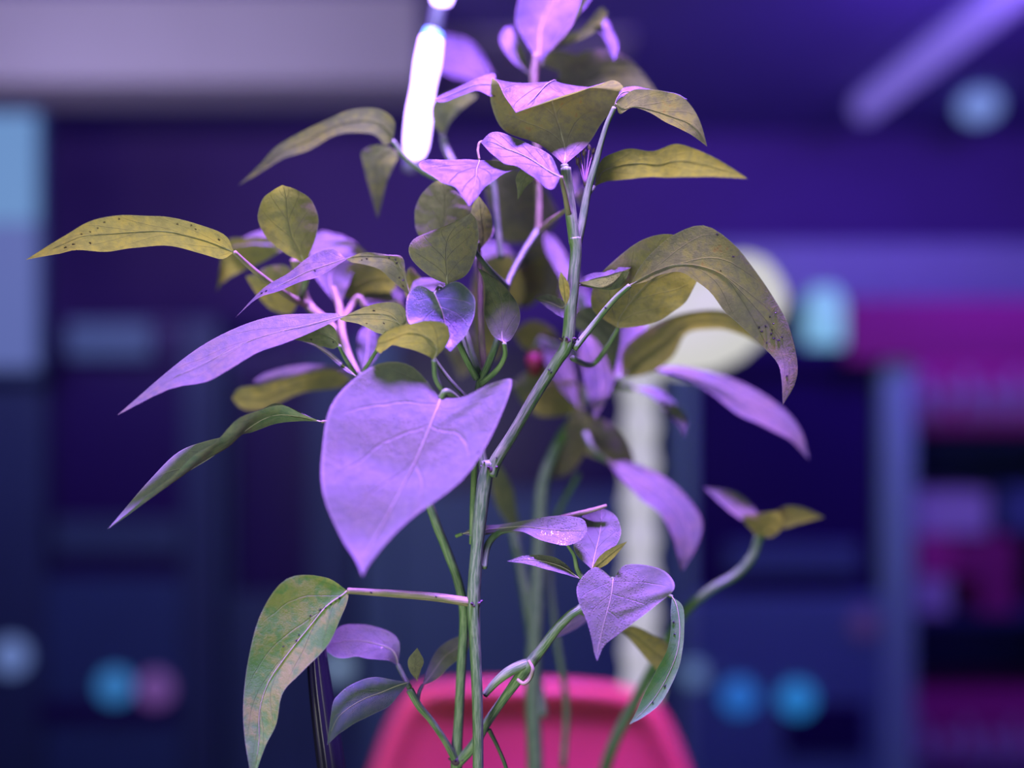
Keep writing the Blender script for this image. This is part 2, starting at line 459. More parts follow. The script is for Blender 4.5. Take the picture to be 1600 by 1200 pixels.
machine('blurred dark machine hidden behind the middle of the plants', 562, 1052, 520, 620, 1040, 560, 770, 2.6, m_slate, m_slate,
        shelf=None)
machine('blurred dark-windowed machine at right with pale blue frame and two blue lit buttons', 1064, 1430, 540, 1082, 1382, 572, 935, 2.6, simple('grey_blue_panel', (.20, .38, .50), .5), m_pale,
        shelf=(1140, 1345, 852, 898, m_slate), slot=(1225, 1352, 1098, 1178),
        buttons=[(1155, 1088, 27, (.008, .17, .62), .75, 'blue_button_glow'), (1245, 1092, 27, (.008, .24, .66), .75, 'bright_blue_button_glow'),
                 (1084, 1052, 18, (.12, .22, .42), 0.8, 'pale_blue_button_glow'), (1350, 975, 22, (.05, .02, .10), .6, 'dim_purple_button_glow')])

# ------------------------------------------------------------ rack of magenta cartons at the right
rk = empty('shelf_rack', (P(1560, 0, 2.7).x, 2.95, 0), 'tall dark shelf rack at the right edge holding magenta cartons', 'rack')
ra = P(1434, 0, 2.72).x; rb = P(1760, 0, 2.72).x
for xx in (ra, rb - .03):
    box('upright', xx, xx + .03, 2.86, 3.2, .005, P(0, 470, 2.72).z, m_slate2, rk)
for py in (682, 962, 1215):
    z = P(0, py, 2.86).z
    box('shelf', ra + .031, rb - .031, 2.86, 3.2, z - .02, z, m_slate2, rk)
box('back_panel', ra + .03, rb - .03, 3.205, 3.22, .005, P(0, 480, 2.72).z, m_lpanel, rk)
def letters(px0, px1, py0, py1, d, mat, parent, n):
    g = []; wdt = (px1 - px0) / n
    for i in range(n):
        x = px0 + i * wdt
        kx = i % 4
        g.append(box_geo(P(x + wdt * .12, 0, d).x, P(x + wdt * .38, 0, d).x, d - .003, d - .0005, P(0, py1, d).z, P(0, py0 + (0 if kx % 2 == 0 else 18), d).z))
        g.append(box_geo(P(x + wdt * .38, 0, d).x, P(x + wdt * .82, 0, d).x, d - .003, d - .0005, P(0, (py0 + py1) / 2 + 6, d).z, P(0, (py0 + py1) / 2 - 12, d).z))
        if kx != 1: g.append(box_geo(P(x + wdt * .60, 0, d).x, P(x + wdt * .82, 0, d).x, d - .003, d - .0005, P(0, py1, d).z, P(0, (py0 + py1) / 2, d).z))
    V, Fc = merge(g); return mesh_obj('pale_lettering', V, Fc, mat, parent, False)
def carton(label, px0, px1, py0, py1, d, depth, mat, txt=None, n=5):
    a = P(px0, py1, d); b = P(px1, py0, d)
    r = empty('carton', ((a.x + b.x) / 2, d + depth / 2, a.z), label, 'box', 'cartons on the rack at the right edge')
    box('box_body', a.x, b.x, d, d + depth, a.z, b.z, mat, r, .004)
    if txt: letters(*txt, d, m_white, r, n)
    return r
carton('wide magenta carton with pale lettering on the rack, topmost at the right', 1424, 1690, 562, 675, 2.88, .3, m_mag, (1430, 1685, 580, 655), 7)
hb = P(1322, 570, 2.57); ht = P(1760, 468, 2.57)
sg = empty('sign_board', ((hb.x + ht.x) / 2, 2.58, hb.z), 'long magenta sign board above the rack at the right', 'sign')
box('board', hb.x, ht.x, 2.57, 2.59, hb.z + .01, ht.z, m_mag2, sg, .004)
carton('low white carton on the middle rack shelf', 1432, 1545, 768, 835, 2.86, .25, m_lilac)
carton('small pale carton at the right picture edge on the middle rack shelf', 1570, 1680, 762, 830, 2.86, .25, m_slate)
carton('magenta carton under the low white carton', 1432, 1490, 836, 902, 2.86, .25, m_mag)
carton('deep magenta carton under the small pale carton', 1492, 1588, 838, 902, 2.87, .25, m_mag2)
carton('small white carton low on the middle rack shelf', 1434, 1484, 904, 959, 2.86, .2, m_lilac)
carton('small deep magenta carton beside the small white carton', 1530, 1588, 904, 959, 2.87, .2, m_mag2)
carton('wide magenta carton with pale lettering on the bottom of the view at right', 1424, 1690, 1095, 1212, 2.88, .3, m_mag, (1430, 1685, 1125, 1200), 7)
# long pale cupboard above, behind the sign
cb = empty('wall_cupboard', (P(1400, 0, 3.2).x, 3.4, P(0, 470, 3.2).z), 'long pale blue wall cupboard above the magenta sign board', 'cupboard')
box('cabinet_body', P(1095, 0, 3.2).x, P(1640, 0, 3.2).x, 3.2, 3.6, P(0, 470, 3.2).z, P(0, 378, 3.2).z, simple('pale_blue_laminate', (.40, .52, .48), .5), cb, .01)
# cyan capsule lamp
V, Fc = [], []
cl_ = empty('wall_lamp', P(1288, 580, 3.0), 'blurred pale cyan capsule lamp left of the magenta sign', 'lamp')
c0 = P(1288, 507, 2.75); prof = []
for i in range(13):
    a = math.pi * i / 12
    prof.append((.062 * math.sin(a) ** .6 if 0 < i < 12 else 0, -.115 * math.cos(a)))
for r_, h in prof:
    for j in range(24):
        b_ = 2 * math.pi * j / 24; V.append(c0 + Vector((r_ * math.cos(b_), r_ * math.sin(b_), h)))
for i in range(12):
    for j in range(24): Fc.append((i * 24 + j, i * 24 + (j + 1) % 24, (i + 1) * 24 + (j + 1) % 24, (i + 1) * 24 + j))
mesh_obj('glowing_shade', V, Fc, emit('cyan_lamp_glow', (.18, .46, .66), 1.0), cl_)
box('lamp_bracket', c0.x - .012, c0.x + .012, c0.y + .04, 3.2, c0.z - .01, c0.z + .01, m_grey, cl_)
# ceiling fittings
tp = P(1352, 168, 3.45)
t1 = empty('ceiling_tube', (1.36, 2.9, CZ + 1.14), 'unlit pale tube light running along the ceiling at upper right', 'lamp')
V, Fc, U = tube_geo([Vector((1.36, y, CZ + 1.065)) for y in (2.0, 2.5, 3.0, 3.45)], [.052] * 4, 16)
mesh_obj('tube', V, Fc, simple('milky_tube_added_glow', (.85, .80, .90), .4, emis=(.20, .15, .66), es=.6), t1)  # violet glow put into the unlit tube for the purple it reflects
box('tube_housing', 1.31, 1.41, 2.0, 3.45, CZ + 1.112, CZ + 1.139, m_ceil, t1)
dt = P(1530, 166, 3.5)
dl = empty('ceiling_spotlight', (dt.x, 3.5, CZ + 1.14), 'round pale blue ceiling lamp at the upper right', 'lamp')
V, Fc = ellipsoid((dt.x, 3.5, dt.z), (.075, .075, .06)); mesh_obj('lamp_globe', V, Fc, emit('blue_lamp_glow', (.16, .27, .60), 1.0), dl)
V, Fc, U = tube_geo([Vector((dt.x, 3.5, dt.z + .05)), Vector((dt.x, 3.5, CZ + 1.139))], [.02, .02], 12); mesh_obj('lamp_rod', V, Fc, m_grey, dl)

# ------------------------------------------------------------ white floor stand behind the plants, glow added to keep it white
m_lw = emit('white_head_added_glow', (.80, .80, .74), .76, (.15, .15, .15))
m_lw2 = emit('white_column_added_glow', (.50, .52, .49), .88, (.12, .14, .12))
D = 1.2
lamp = empty('floor_stand', (P(1000, 0, D).x, D, 0), 'white floor stand with bulky head and ribbed column behind the plants, glow added', 'lamp')
def prof_obj(name, c, prof, mat, parent, seg=36, ax=None):
    V, Fc = [], []; q = ax.to_track_quat('Z', 'Y') if ax else None
    for r_, h in prof:
        for j in range(seg):
            a = 2 * math.pi * j / seg; v = Vector((r_ * math.cos(a), r_ * math.sin(a), h))
            V.append(Vector(c) + (q @ v if q else v))
    for i in range(len(prof) - 1):
        for j in range(seg): Fc.append((i * seg + j, i * seg + (j + 1) % seg, (i + 1) * seg + (j + 1) % seg, (i + 1) * seg + j))
    return mesh_obj(name, V, Fc, mat, parent)
cx = P(1000, 600, D).x; pr = []
zt = P(0, 560, D).z; z = .03
k = 0
while z < zt:
    pr.append((.0225 + .003 * math.sin(k * math.pi / 2), z)); z += .0125; k += 1
pr = [(0, .03)] + pr + [(0, z)]
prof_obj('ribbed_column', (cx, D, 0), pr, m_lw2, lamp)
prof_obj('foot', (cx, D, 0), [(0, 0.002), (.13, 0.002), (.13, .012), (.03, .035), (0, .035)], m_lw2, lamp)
# head: lathe along a tilted axis, from lower left to upper right
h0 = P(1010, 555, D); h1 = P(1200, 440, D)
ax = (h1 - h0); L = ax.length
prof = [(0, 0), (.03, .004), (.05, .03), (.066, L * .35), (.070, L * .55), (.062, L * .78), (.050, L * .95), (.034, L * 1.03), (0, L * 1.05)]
hd = prof_obj('stand_head', h0, prof, m_lw, lamp, 36, ax)

# ------------------------------------------------------------ red chair
m_red = simple('coral_pink_plastic', (.97, .16, .14), .35, nscale=3, noise=.1, sub=.2)
D = 1.02
ch = empty('plastic_chair', (P(835, 0, D).x, D, 0), 'coral pink moulded plastic chair back behind the pepper stems', 'chair')
outl = [(540, 1330), (562, 1250), (585, 1180), (610, 1115), (634, 1077), (668, 1064), (740, 1062), (830, 1060), (920, 1064), (985, 1072), (1018, 1086), (1044, 1115), (1072, 1180), (1096, 1250), (1120, 1330)]
V, Fc = [], []
rings = []
cxp, cyp = 830, 1330
nO = len(outl)
def lay(scale, dy, dd):
    r = []
    for (x, y) in outl:
        q = P(cxp + (x - cxp) * scale, cyp + (y - cyp) * scale - 0, D + dd)
        r.append(len(V)); V.append(q)
    rings.append(r)
lay(.985, 0, .025); lay(1.0, 0, .006); lay(.985, 0, -.012); lay(.93, 0, -.018); lay(.88, 0, -.01); lay(.82, 0, .004); lay(.6, 0, .016); lay(.3, 0, .022); lay(.02, 0, .025)
for a, b in zip(rings[:-1], rings[1:]):
    for i in range(nO - 1): Fc.append((a[i], a[i + 1], b[i + 1], b[i]))
bk = mesh_obj('backrest', V, Fc, m_red, ch)
sm_ = bk.modifiers.new('thick', 'SOLIDIFY'); sm_.thickness = .006; sm_.offset = 1
ss_ = bk.modifiers.new('smooth', 'SUBSURF'); ss_.levels = ss_.render_levels = 2
bx = P(830, 0, D).x
box('seat', bx - .21, bx + .21, D - .0, D + .42, .44, .475, m_red, ch, .015)
zb = P(0, 1330, D).z
for s in (-1, 1):
    V, Fc, U = tube_geo([Vector((bx + s * .17, D + .03, .46)), Vector((bx + s * .175, D + .03, .56)), Vector((bx + s * .18, D + .035, zb + .02))], [.014] * 3, 12)
    mesh_obj('back_post', V, Fc, m_red, ch)
    for yy in (D + .03, D + .39):
        V, Fc, U = tube_geo([Vector((bx + s * .18, yy, .445)), Vector((bx + s * .20, yy + (.03 if yy > D + .1 else -.03), .004))], [.016, .012], 12)
        mesh_obj('leg', V, Fc, m_grey, ch)

# ------------------------------------------------------------ table and planter that carry the plants (below the frame)
tb = empty('side_table', (0, .52, 0), 'small table under the pepper planter', 'table')
TZ = CZ - .50
box('tabletop', -.32, .32, .24, .80, TZ - .03, TZ, simple('dark_table_wood', (.10, .07, .06), .5), tb, .004)
for x in (-.28, .28):
    for y in (.28, .76):
        box('leg', x - .018, x + .018, y - .018, y + .018, .002, TZ - .031, m_black, tb, .003)
pl = empty('planter', (0, .52, TZ), 'black planter holding the pepper plants', 'planter')
V, Fc = merge([box_geo(-.22, .22, .36, .37, TZ + .003, CZ - .315), box_geo(-.22, .22, .66, .67, TZ + .003, CZ - .315),
               box_geo(-.23, -.22, .36, .67, TZ + .003, CZ - .315), box_geo(.22, .23, .36, .67, TZ + .003, CZ - .315), box_geo(-.22, .22, .37, .66, TZ + .003, TZ + .012)])
mesh_obj('pot_wall', V, Fc, m_black, pl, False)
box('soil', -.219, .219, .371, .659, TZ + .013, CZ - .33, simple('potting_soil', (.05, .035, .02), .95, nscale=60, bump=1), pl)
SOIL = CZ - .332
def spy(d): return 600 + (CZ - SOIL) / d * F

# ------------------------------------------------------------ hanging LED grow bar
gb = empty('grow_light_bar', P(690, -60, .60), 'glaring white LED grow bar hanging upright among the upper leaves', 'lamp')
m_led = simple('led_strip_glow', (1, 1, 1), .4, emis=(.46, .30, 1.0), es=7.0, noise=0)
m_cy = simple('cyan_led_glow', (.3, .8, 1), .4, emis=(.06, .50, 1.0), es=1.6, noise=0)
dL = .58
def ledseg(name, pts, mat):
    W = [P(x, y, dL) for x, y, r in pts]; R = [r / F * dL for x, y, r in pts]
    V, Fc, U = tube_geo(W, R, 16); return mesh_obj(name, V, Fc, mat, gb)
ledseg('led_strip', [(647, 245, 13), (650, 226, 19), (655, 180, 20), (661, 140, 18), (668, 100, 20), (674, 62, 18)], m_led)
ledseg('led_strip', [(690, 4, 16), (692, -30, 26), (697, -90, 26)], m_led)
ledseg('cyan_diode', [(675.5, 58, 17), (678, 50, 15), (679, 47, 6)], m_cy)
V, Fc, U = tube_geo([P(640, 268, .605), P(662, 150, .605), P(684, 20, .605), P(700, -120, .605)], [.0055] * 4, 12)
mesh_obj('bar_housing', V, Fc, m_grey, gb)
V, Fc, U = tube_geo([P(700, -120, .605), P(702, -300, .605), Vector((P(702, 0, .605).x, .605, CZ + 1.1))], [.0012] * 3, 8)
mesh_obj('hanging_cord', V, Fc, m_grey, gb)

# ============================================================ PEPPER PLANTS
A = empty('pepper_plant', (P(745, 0, .45).x, .45, SOIL), 'front pepper plant whose thick stem forks behind the big purple leaf', 'plant', 'pepper plants')
B = empty('pepper_plant', (P(716, 0, .475).x, .475, SOIL), 'thin-stemmed pepper plant with the leaf cluster reaching far left', 'plant', 'pepper plants')
C = empty('pepper_plant', (P(835, 0, .6).x, .60, SOIL), 'blurred pepper plant standing behind, its stem in front of the coral chair', 'plant', 'pepper plants')

# ---- plant A stems
stem(A, [(747, spy(.45) + 8, .45, 11), (746, 1350, .45, 10), (747, 1200, .45, 8.5), (746, 1100, .45, 8.5), (742, 1000, .45, 9), (740, 940, .45, 10.5), (745, 860, .45, 10), (751, 800, .45, 11), (757, 755, .45, 11.5), (763, 722, .45, 11)], SM)
stem(A, [(737, 850, .462, 4), (739, 790, .462, 5), (742, 725, .462, 5), (748, 700, .46, 4)], SMP, 'branch')
stem(A, [(766, 742, .45, 11), (776, 718, .45, 10), (800, 680, .45, 9), (840, 612, .45, 9), (870, 565, .45, 9), (886, 538, .45, 10), (891, 490, .45, 9.5), (896, 440, .45, 9.5), (900, 395, .45, 9), (898, 372, .45, 10)], SMP, 'branch')
stem(A, [(898, 380, .45, 9), (893, 340, .45, 9), (888, 300, .45, 9), (884, 262, .448, 8)], SMP, 'branch')
stem(A, [(900, 392, .452, 7), (910, 345, .453, 6.5), (918, 300, .454, 6), (929, 262, .454, 5.5), (938, 228, .454, 4.5), (948, 195, .454, 4), (960, 168, .454, 4)], SMP, 'branch')
stem(A, [(758, 745, .455, 8), (752, 700, .46, 8), (748, 650, .462, 7), (750, 600, .462, 7), (762, 572, .465, 6), (776, 535, .47, 5.5), (785, 490, .485, 5), (793, 445, .50, 5), (815, 400, .51, 5), (841, 360, .52, 6)], SM, 'branch')
stem(A, [(841, 362, .52, 6), (842, 320, .52, 5.5), (840, 280, .52, 5.5), (838, 200, .52, 6), (834, 130, .52, 7), (838, 85, .52, 6)], SMK, 'branch')
stem(A, [(841, 362, .52, 4), (860, 346, .505, 4.5), (884, 328, .47, 3.5), (893, 318, .455, 3)], SMK, 'branch')
stem(A, [(792, 447, .497, 5), (768, 425, .475, 4.5), (744, 394, .46, 3.5), (738, 376, .46, 3)], SM, 'branch')
stem(A, [(783, 405, .52, 5), (777, 350, .52, 5), (772, 300, .52, 5.5), (768, 262, .52, 4)], SM, 'branch')
stem(A, [(757, 590, .475, 6), (752, 520, .475, 5), (750, 440, .475, 4.5), (748, 380, .475, 3)], SMK, 'branch')
def node(par, px, py, d, r, ax=(0, 0, 1), h=1.1):
    V, Fc = ellipsoid(P(px, py, d), (r / F * d, r / F * d, r * h / F * d), ax)
    # a ring of little bract scales around the joint
    parts = [(V, Fc)]
    for i in range(6):
        a = i * 1.05 + .3
        q = Vector((math.cos(a), math.sin(a), .25)) * (r / F * d)
        parts.append(ellipsoid(P(px, py, d) + q, (r * .22 / F * d, r * .22 / F * d, r * .5 / F * d), q + Vector((0, 0, .001)), 6, 5))
    V, Fc = merge(parts); mesh_obj('stem_joint', V, Fc, NODE, par)
node(A, 740, 944, .45, 10.6, h=.8); node(A, 766, 733, .45, 11.2); node(A, 887, 533, .45, 10.4, (0.5, 0, 1))
node(B, 714, 1188, .47, 10, h=.8); node(B, 822, 1042, .462, 9)

# ---- plant A leaves
leaf(A, 'under', .45, [(882, 258), (842, 225, 918, 226, 882, 226), (790, 206, 942, 190, 868, 180), (768, 165, 968, 160, 862, 150), (768, 124, 974, 140, 868, 127), (776, 127, 966, 128, 850, 136), (790, 152, 925, 134, 832, 158), (806, 176)],
     'b', dz=(0, .008, .018, .006, -.006), pr=7, pet=[(884, 280, .449), (888, 310, .45)], pmat=SMP, fold=.1, bulge=.1, k=.3)
leaf(A, 'under', .454, [(962, 162), (984, 143, 969, 178, 976, 170), (1005, 139, 988, 168, 992, 166), (1035, 142, 1015, 176, 1020, 172), (1062, 149, 1042, 192, 1050, 182), (1082, 168, 1066, 203, 1076, 192), (1096, 196, 1085, 214, 1093, 206), (1105, 229)],
     'b', k=.9, pr=3, dz=(0, -.012))
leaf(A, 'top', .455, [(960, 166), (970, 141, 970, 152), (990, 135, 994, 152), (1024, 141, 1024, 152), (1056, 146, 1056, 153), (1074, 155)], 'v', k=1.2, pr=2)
leaf(A, 'under', .462, [(928, 292), (938, 252, 946, 284), (962, 238, 965, 282), (985, 232, 1005, 277), (1020, 236, 1035, 277), (1056, 225, 1062, 277), (1092, 235, 1095, 276), (1130, 254, 1128, 277), (1168, 279)],
     'y', k=.8, pr=3.5, pet=[(922, 300, .458), (916, 310, .454)], dz=(0, .03))
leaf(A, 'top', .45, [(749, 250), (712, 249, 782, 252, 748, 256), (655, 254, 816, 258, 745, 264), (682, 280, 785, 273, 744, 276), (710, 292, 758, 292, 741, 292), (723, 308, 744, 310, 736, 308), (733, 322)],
     'v', k=.9, pr=2.2, pet=[(747, 232, .452), (756, 222, .456), (800, 240, .48), (839, 285, .52)], dz=(0, -.025), pmat=SMK)
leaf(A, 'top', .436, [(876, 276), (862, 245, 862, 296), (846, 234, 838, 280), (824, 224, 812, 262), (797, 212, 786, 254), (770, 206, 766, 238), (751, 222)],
     'v', k=1.0, pr=4, pet=[(882, 300, .44), (889, 335, .446)], dz=(0, .015), pmat=SMK)
leaf(A, 'under', .452, [(828, 258), (816, 262, 838, 268), (806, 278, 833, 282), (808, 296, 822, 292), (809, 313)], 'd', k=.4, pr=2, pet=[(832, 256, .456), (840, 262, .462)])
# upper blurred leaves of A
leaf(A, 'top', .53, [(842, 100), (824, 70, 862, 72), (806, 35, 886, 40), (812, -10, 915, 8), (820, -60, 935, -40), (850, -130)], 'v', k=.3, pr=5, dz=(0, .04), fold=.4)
leaf(A, 'under', .52, [(845, 105), (870, 60, 858, 82), (896, 24, 872, 68), (918, 0, 892, 44), (922, -30, 905, 12), (925, -60)], 'o', k=.3, pr=4)
leaf(A, 'under', .565, [(872, 130), (880, 100, 910, 150), (915, 80, 960, 148), (952, 78, 1002, 142), (990, 98, 1022, 146), (1030, 150)], 'o', k=.6, pr=5, pet=[(855, 140, .545), (838, 160, .52)])
leaf(A, 'under', .55, [(862, 78), (885, 55, 880, 72), (910, 44, 905, 62), (938, 12, 935, 46), (950, 20)], 'o', k=.6, pr=4)
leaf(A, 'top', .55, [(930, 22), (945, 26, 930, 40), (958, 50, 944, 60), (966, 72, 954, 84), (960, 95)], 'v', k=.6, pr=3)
leaf(A, 'top', .54, [(828, 118), (800, 95, 824, 100), (782, 68, 815, 75), (785, 48, 808, 58), (798, 40)], 'b', k=.5, pr=4)
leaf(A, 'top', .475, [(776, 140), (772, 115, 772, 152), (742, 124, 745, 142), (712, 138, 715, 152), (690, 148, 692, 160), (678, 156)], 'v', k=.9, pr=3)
leaf(A, 'under', .56, [(692, 212), (675, 190, 706, 186), (676, 160, 728, 165), (700, 145, 745, 150), (725, 138)], 'o', k=.5, pr=5, pet=[(698, 235, .56), (720, 270, .55), (770, 290, .53)])
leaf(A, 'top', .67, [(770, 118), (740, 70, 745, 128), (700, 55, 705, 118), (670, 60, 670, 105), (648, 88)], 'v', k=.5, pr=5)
leaf(A, 'under', .56, [(832, 92), (850, 84, 850, 102), (872, 78, 875, 112), (900, 86, 905, 112), (925, 98)], 'o', k=.5, pr=4)
# centre
leaf(A, 'under', .486, [(690, 392), (655, 368, 722, 372), (648, 336, 742, 340), (656, 308, 735, 318), (676, 286, 712, 298), (688, 282)], 'b', k=.4, pr=4, pet=[(700, 430, .482), (722, 500, .474), (748, 585, .464)], dz=(0, -.01))
leaf(A, 'under', .478, [(752, 388), (742, 360, 768, 366), (736, 335, 768, 340), (740, 316, 760, 322), (748, 306)], 'b', k=.4, pr=3)
leaf(A, 'top', .49, [(762, 378), (752, 368, 772, 362), (754, 356, 768, 350), (764, 346)], 'g', k=.6, pr=2)
leaf(A, 'under', .45, [(699, 444), (672, 432, 728, 430, 698, 425), (641, 402, 742, 402, 697, 398), (644, 376, 748, 372, 700, 374), (674, 361, 746, 350, 711, 356), (712, 346, 743, 341, 729, 343), (736, 333)],
     'o', k=.3, pr=4, pet=[(704, 470, .458), (710, 515, .462), (726, 556, .456), (745, 592, .46)], dz=(0, -.006), ripple=.012)
leaf(A, 'top', .449, [(724, 341), (712, 345, 724, 350), (716, 350, 733, 355), (731, 357)], 'g', k=.5, pr=1.2)
leaf(A, 'top', .438, [(679, 458), (655, 446, 712, 440, 684, 470), (637, 462, 740, 462, 690, 484), (637, 500, 741, 492, 695, 502), (662, 524, 728, 522, 700, 524), (690, 538, 712, 540, 703, 540), (704, 549)],
     'w', k=.75, pr=2.5, pet=[(690, 450, .462), (712, 500, .47), (735, 565, .466), (750, 596, .464)], dz=(0, .0, -.012))
leaf(A, 'under', .445, [(788, 536), (768, 522, 800, 528), (757, 492, 813, 498), (758, 464, 806, 470), (756, 440, 784, 443), (750, 426, 764, 428), (746, 418)],
     'd', k=.3, pr=4, pet=[(789, 556, .448), (777, 578, .452), (752, 600, .458)], dz=(0, .012))
leaf(A, 'under', .428, [(678, 562), (702, 532, 662, 553), (696, 506, 632, 543), (665, 501, 612, 540), (636, 507, 600, 548), (612, 514, 594, 552), (592, 528, 586, 545), (588, 545)],
     'y', k=.7, pr=4.5, pet=[(684, 598, .432), (718, 640, .445), (752, 655, .458)], dz=(0, -.004), pmat=SM)
leaf(A, 'top', .425, [(688, 622), (640, 570, 722, 620, 684, 636), (578, 574, 772, 598, 674, 660), (520, 628, 800, 594, 660, 695), (503, 705, 784, 645, 642, 735), (505, 772, 730, 742, 618, 780), (532, 838, 640, 812, 588, 838), (556, 876, 584, 872, 568, 874), (566, 900)],
     's', k=.55, pr=5, pet=[(700, 612, .43), (730, 640, .446), (753, 665, .458)], dz=(0.004, -.014, -.042), ripple=.012, label='broad purple-lit leaf hanging in front')
leaf(A, 'top', .455, [(902, 442), (918, 429, 922, 438, 918, 446), (948, 424, 952, 432, 945, 450), (968, 418, 970, 425, 968, 440), (986, 418)], 's', k=1.2, pr=2.5)
leaf(A, 'under', .458, [(905, 446), (925, 436, 925, 450), (950, 430, 955, 453), (970, 424, 972, 446), (984, 424)], 'd', k=.6, pr=2)
leaf(A, 'under', .448, [(884, 478), (875, 455, 890, 462), (873, 438, 888, 442), (876, 424)], 'y', k=.4, pr=2)
leaf(A, 'top', .47, [(886, 474), (874, 466, 882, 496), (856, 460, 862, 486), (836, 466)], 's', k=.9, pr=2)
leaf(A, 'under', .45, [(984, 446), (1000, 417, 1010, 440, 1008, 432), (1018, 395, 1030, 430, 1028, 422), (1054, 366, 1062, 425, 1058, 413), (1100, 352, 1086, 438, 1094, 416), (1145, 380, 1110, 457, 1130, 430), (1178, 420, 1132, 486, 1160, 458), (1208, 464, 1156, 508, 1190, 492), (1232, 508, 1186, 536, 1216, 526), (1246, 566, 1214, 566, 1232, 566), (1242, 600, 1221, 592, 1232, 598), (1223, 633)],
     'b', k=.55, pr=4.5, pet=[(958, 470, .452), (925, 510, .455), (897, 545, .452)], dz=(0, .0, -.004, -.006), ripple=.015, label='long arched leaf dotted with aphids')
leaf(A, 'under', .475, [(966, 513), (926, 484, 1010, 508), (930, 440, 1052, 488), (962, 405, 1078, 462), (1005, 374, 1092, 425), (1050, 366, 1080, 395), (1075, 385)], 'y', k=.4, pr=4, pet=[(950, 540, .48), (925, 570, .49), (895, 560, .465)], dz=(0, -.02))
# leaf on petiole from the main stem, left bottom
leaf(A, 'top', .445, [(543, 923), (508, 902, 544, 935, 532, 932), (448, 904, 534, 962, 505, 952), (408, 958, 512, 1008, 476, 990), (388, 1030, 470, 1052, 436, 1040), (380, 1100, 442, 1082, 408, 1092), (382, 1150, 432, 1130, 406, 1142), (388, 1190, 414, 1168, 402, 1180), (394, 1225)],
     'p', k=.2, pr=5.5, pet=[(575, 925, .448), (620, 928, .449), (680, 933, .45), (735, 941, .45)], dz=(0, -.002, -.008), pmat=SMK, fold=.3)
leaf(A, 'top', .463, [(722, 834), (745, 822, 745, 838), (775, 820, 775, 833), (810, 815, 812, 830), (850, 808, 846, 844), (885, 806, 880, 852), (912, 812, 904, 846), (918, 830)],
     's', k=.7, bulge=.03, pr=3, pet=[(712, 838, .463)], dz=(0, -.01))
stem(A, [(756, 888, .452, 5), (762, 852, .456, 5.5), (780, 832, .46, 5), (805, 826, .462, 4), (850, 818, .464, 3)], SM, 'branch')
stem(A, [(846, 818, .466, 3.5), (880, 808, .466, 4), (915, 800, .466, 4), (948, 790, .466, 2.5)], SMK, 'branch')

# ---- small flower buds between the upper forks
m_bud = simple('pale_pink_buds', (.20, .14, .15), .6); 
fl = []
for (x, y, r) in ((897, 240, 6), (905, 232, 5), (913, 238, 6), (921, 230, 5), (927, 236, 5), (903, 252, 6), (911, 262, 5), (925, 246, 4)):
    d = .458 + random.uniform(-.004, .004)
    V, Fc = merge([ellipsoid(P(x, y, d), (r * .6 / F * d, r * .6 / F * d, r * 1.1 / F * d), (random.uniform(-.6, .6), -.2, 1), 10, 7),
                   tube_geo([P(x, y, d), P((x + 914) / 2, (y + 285) / 2, .456), P(914, 290, .454)], [.0004, .0004, .0006], 6, 0, 3)[:2]])
    mesh_obj('flower_bud', V, Fc, m_bud if r != 6 else NODE, A)

# ---- plant B
stem(B, [(716, spy(.475) + 8, .475, 10), (714, 1300, .475, 9), (713, 1190, .472, 9), (717, 1120, .472, 7.5), (721, 1040, .472, 7.5), (725, 962, .472, 7.5), (716, 910, .472, 7), (700, 865, .472, 7), (684, 825, .472, 7), (668, 782, .474, 7), (630, 700, .476, 6), (590, 630, .478, 6), (560, 585, .48, 6)], SM)
stem(B, [(560, 587, .48, 6), (545, 555, .485, 6), (535, 520, .49, 6), (530, 480, .505, 6), (520, 450, .51, 5)], SMK, 'branch')
stem(B, [(548, 560, .485, 5), (520, 510, .50, 6), (490, 485, .51, 7), (475, 465, .51, 8), (468, 430, .50, 9), (462, 405, .495, 9)], SMK, 'branch')
stem(B, [(536, 500, .505, 6), (550, 478, .51, 6), (560, 465, .51, 5), (570, 480, .51, 5)], SMK, 'branch')
stem(B, [(713, 1190, .47, 6), (694, 1156, .466, 5), (672, 1124, .464, 5), (655, 1104, .462, 5.5), (640, 1078, .462, 6)], SM, 'branch')
stem(B, [(716, 1192, .47, 8), (740, 1165, .468, 8), (762, 1128, .464, 7), (790, 1088, .462, 7), (822, 1045, .46, 9), (848, 1012, .458, 8), (868, 985, .456, 7.5), (890, 962, .455, 7), (912, 945, .455, 6), (930, 905, .455, 3)], SM, 'branch')
stem(B, [(757, 1086, .458, 5), (775, 1066, .458, 6.5), (795, 1050, .458, 8), (815, 1040, .459, 8), (826, 1036, .46, 7)], SMP, 'branch')
stem(B, [(826, 1032, .452, 2.5), (832, 1045, .45, 3), (828, 1060, .45, 3.2), (818, 1068, .45, 3), (808, 1062, .452, 2.5)], SMK, 'tendril')
stem(B, [(764, 1140, .466, 3.5), (778, 1168, .466, 3), (792, 1205, .466, 3), (800, 1260, .466, 2.5)], SM, 'branch')
leaf(B, 'under', .452, [(366, 394), (352, 368, 346, 405), (312, 351, 318, 397), (262, 339, 262, 384), (220, 337, 212, 387), (178, 337, 168, 393), (138, 347, 120, 391), (98, 370, 88, 397), (40, 406)],
     'y', k=.9, pr=4.5, pet=[(385, 412, .458), (415, 437, .468), (455, 465, .485), (478, 475, .505)], dz=(0, -.008), ripple=.015, pmat=SMK, label='long yellow-green leaf dotted with aphids')
leaf(B, 'under', .478, [(476, 412), (446, 396, 488, 386), (417, 372, 495, 364), (403, 342, 497, 338), (410, 312, 485, 311), (427, 297, 462, 296), (441, 289)],
     'y', k=.3, pr=5, pet=[(480, 430, .482), (475, 450, .49), (470, 465, .5)], dz=(0, -.014), ripple=.01)
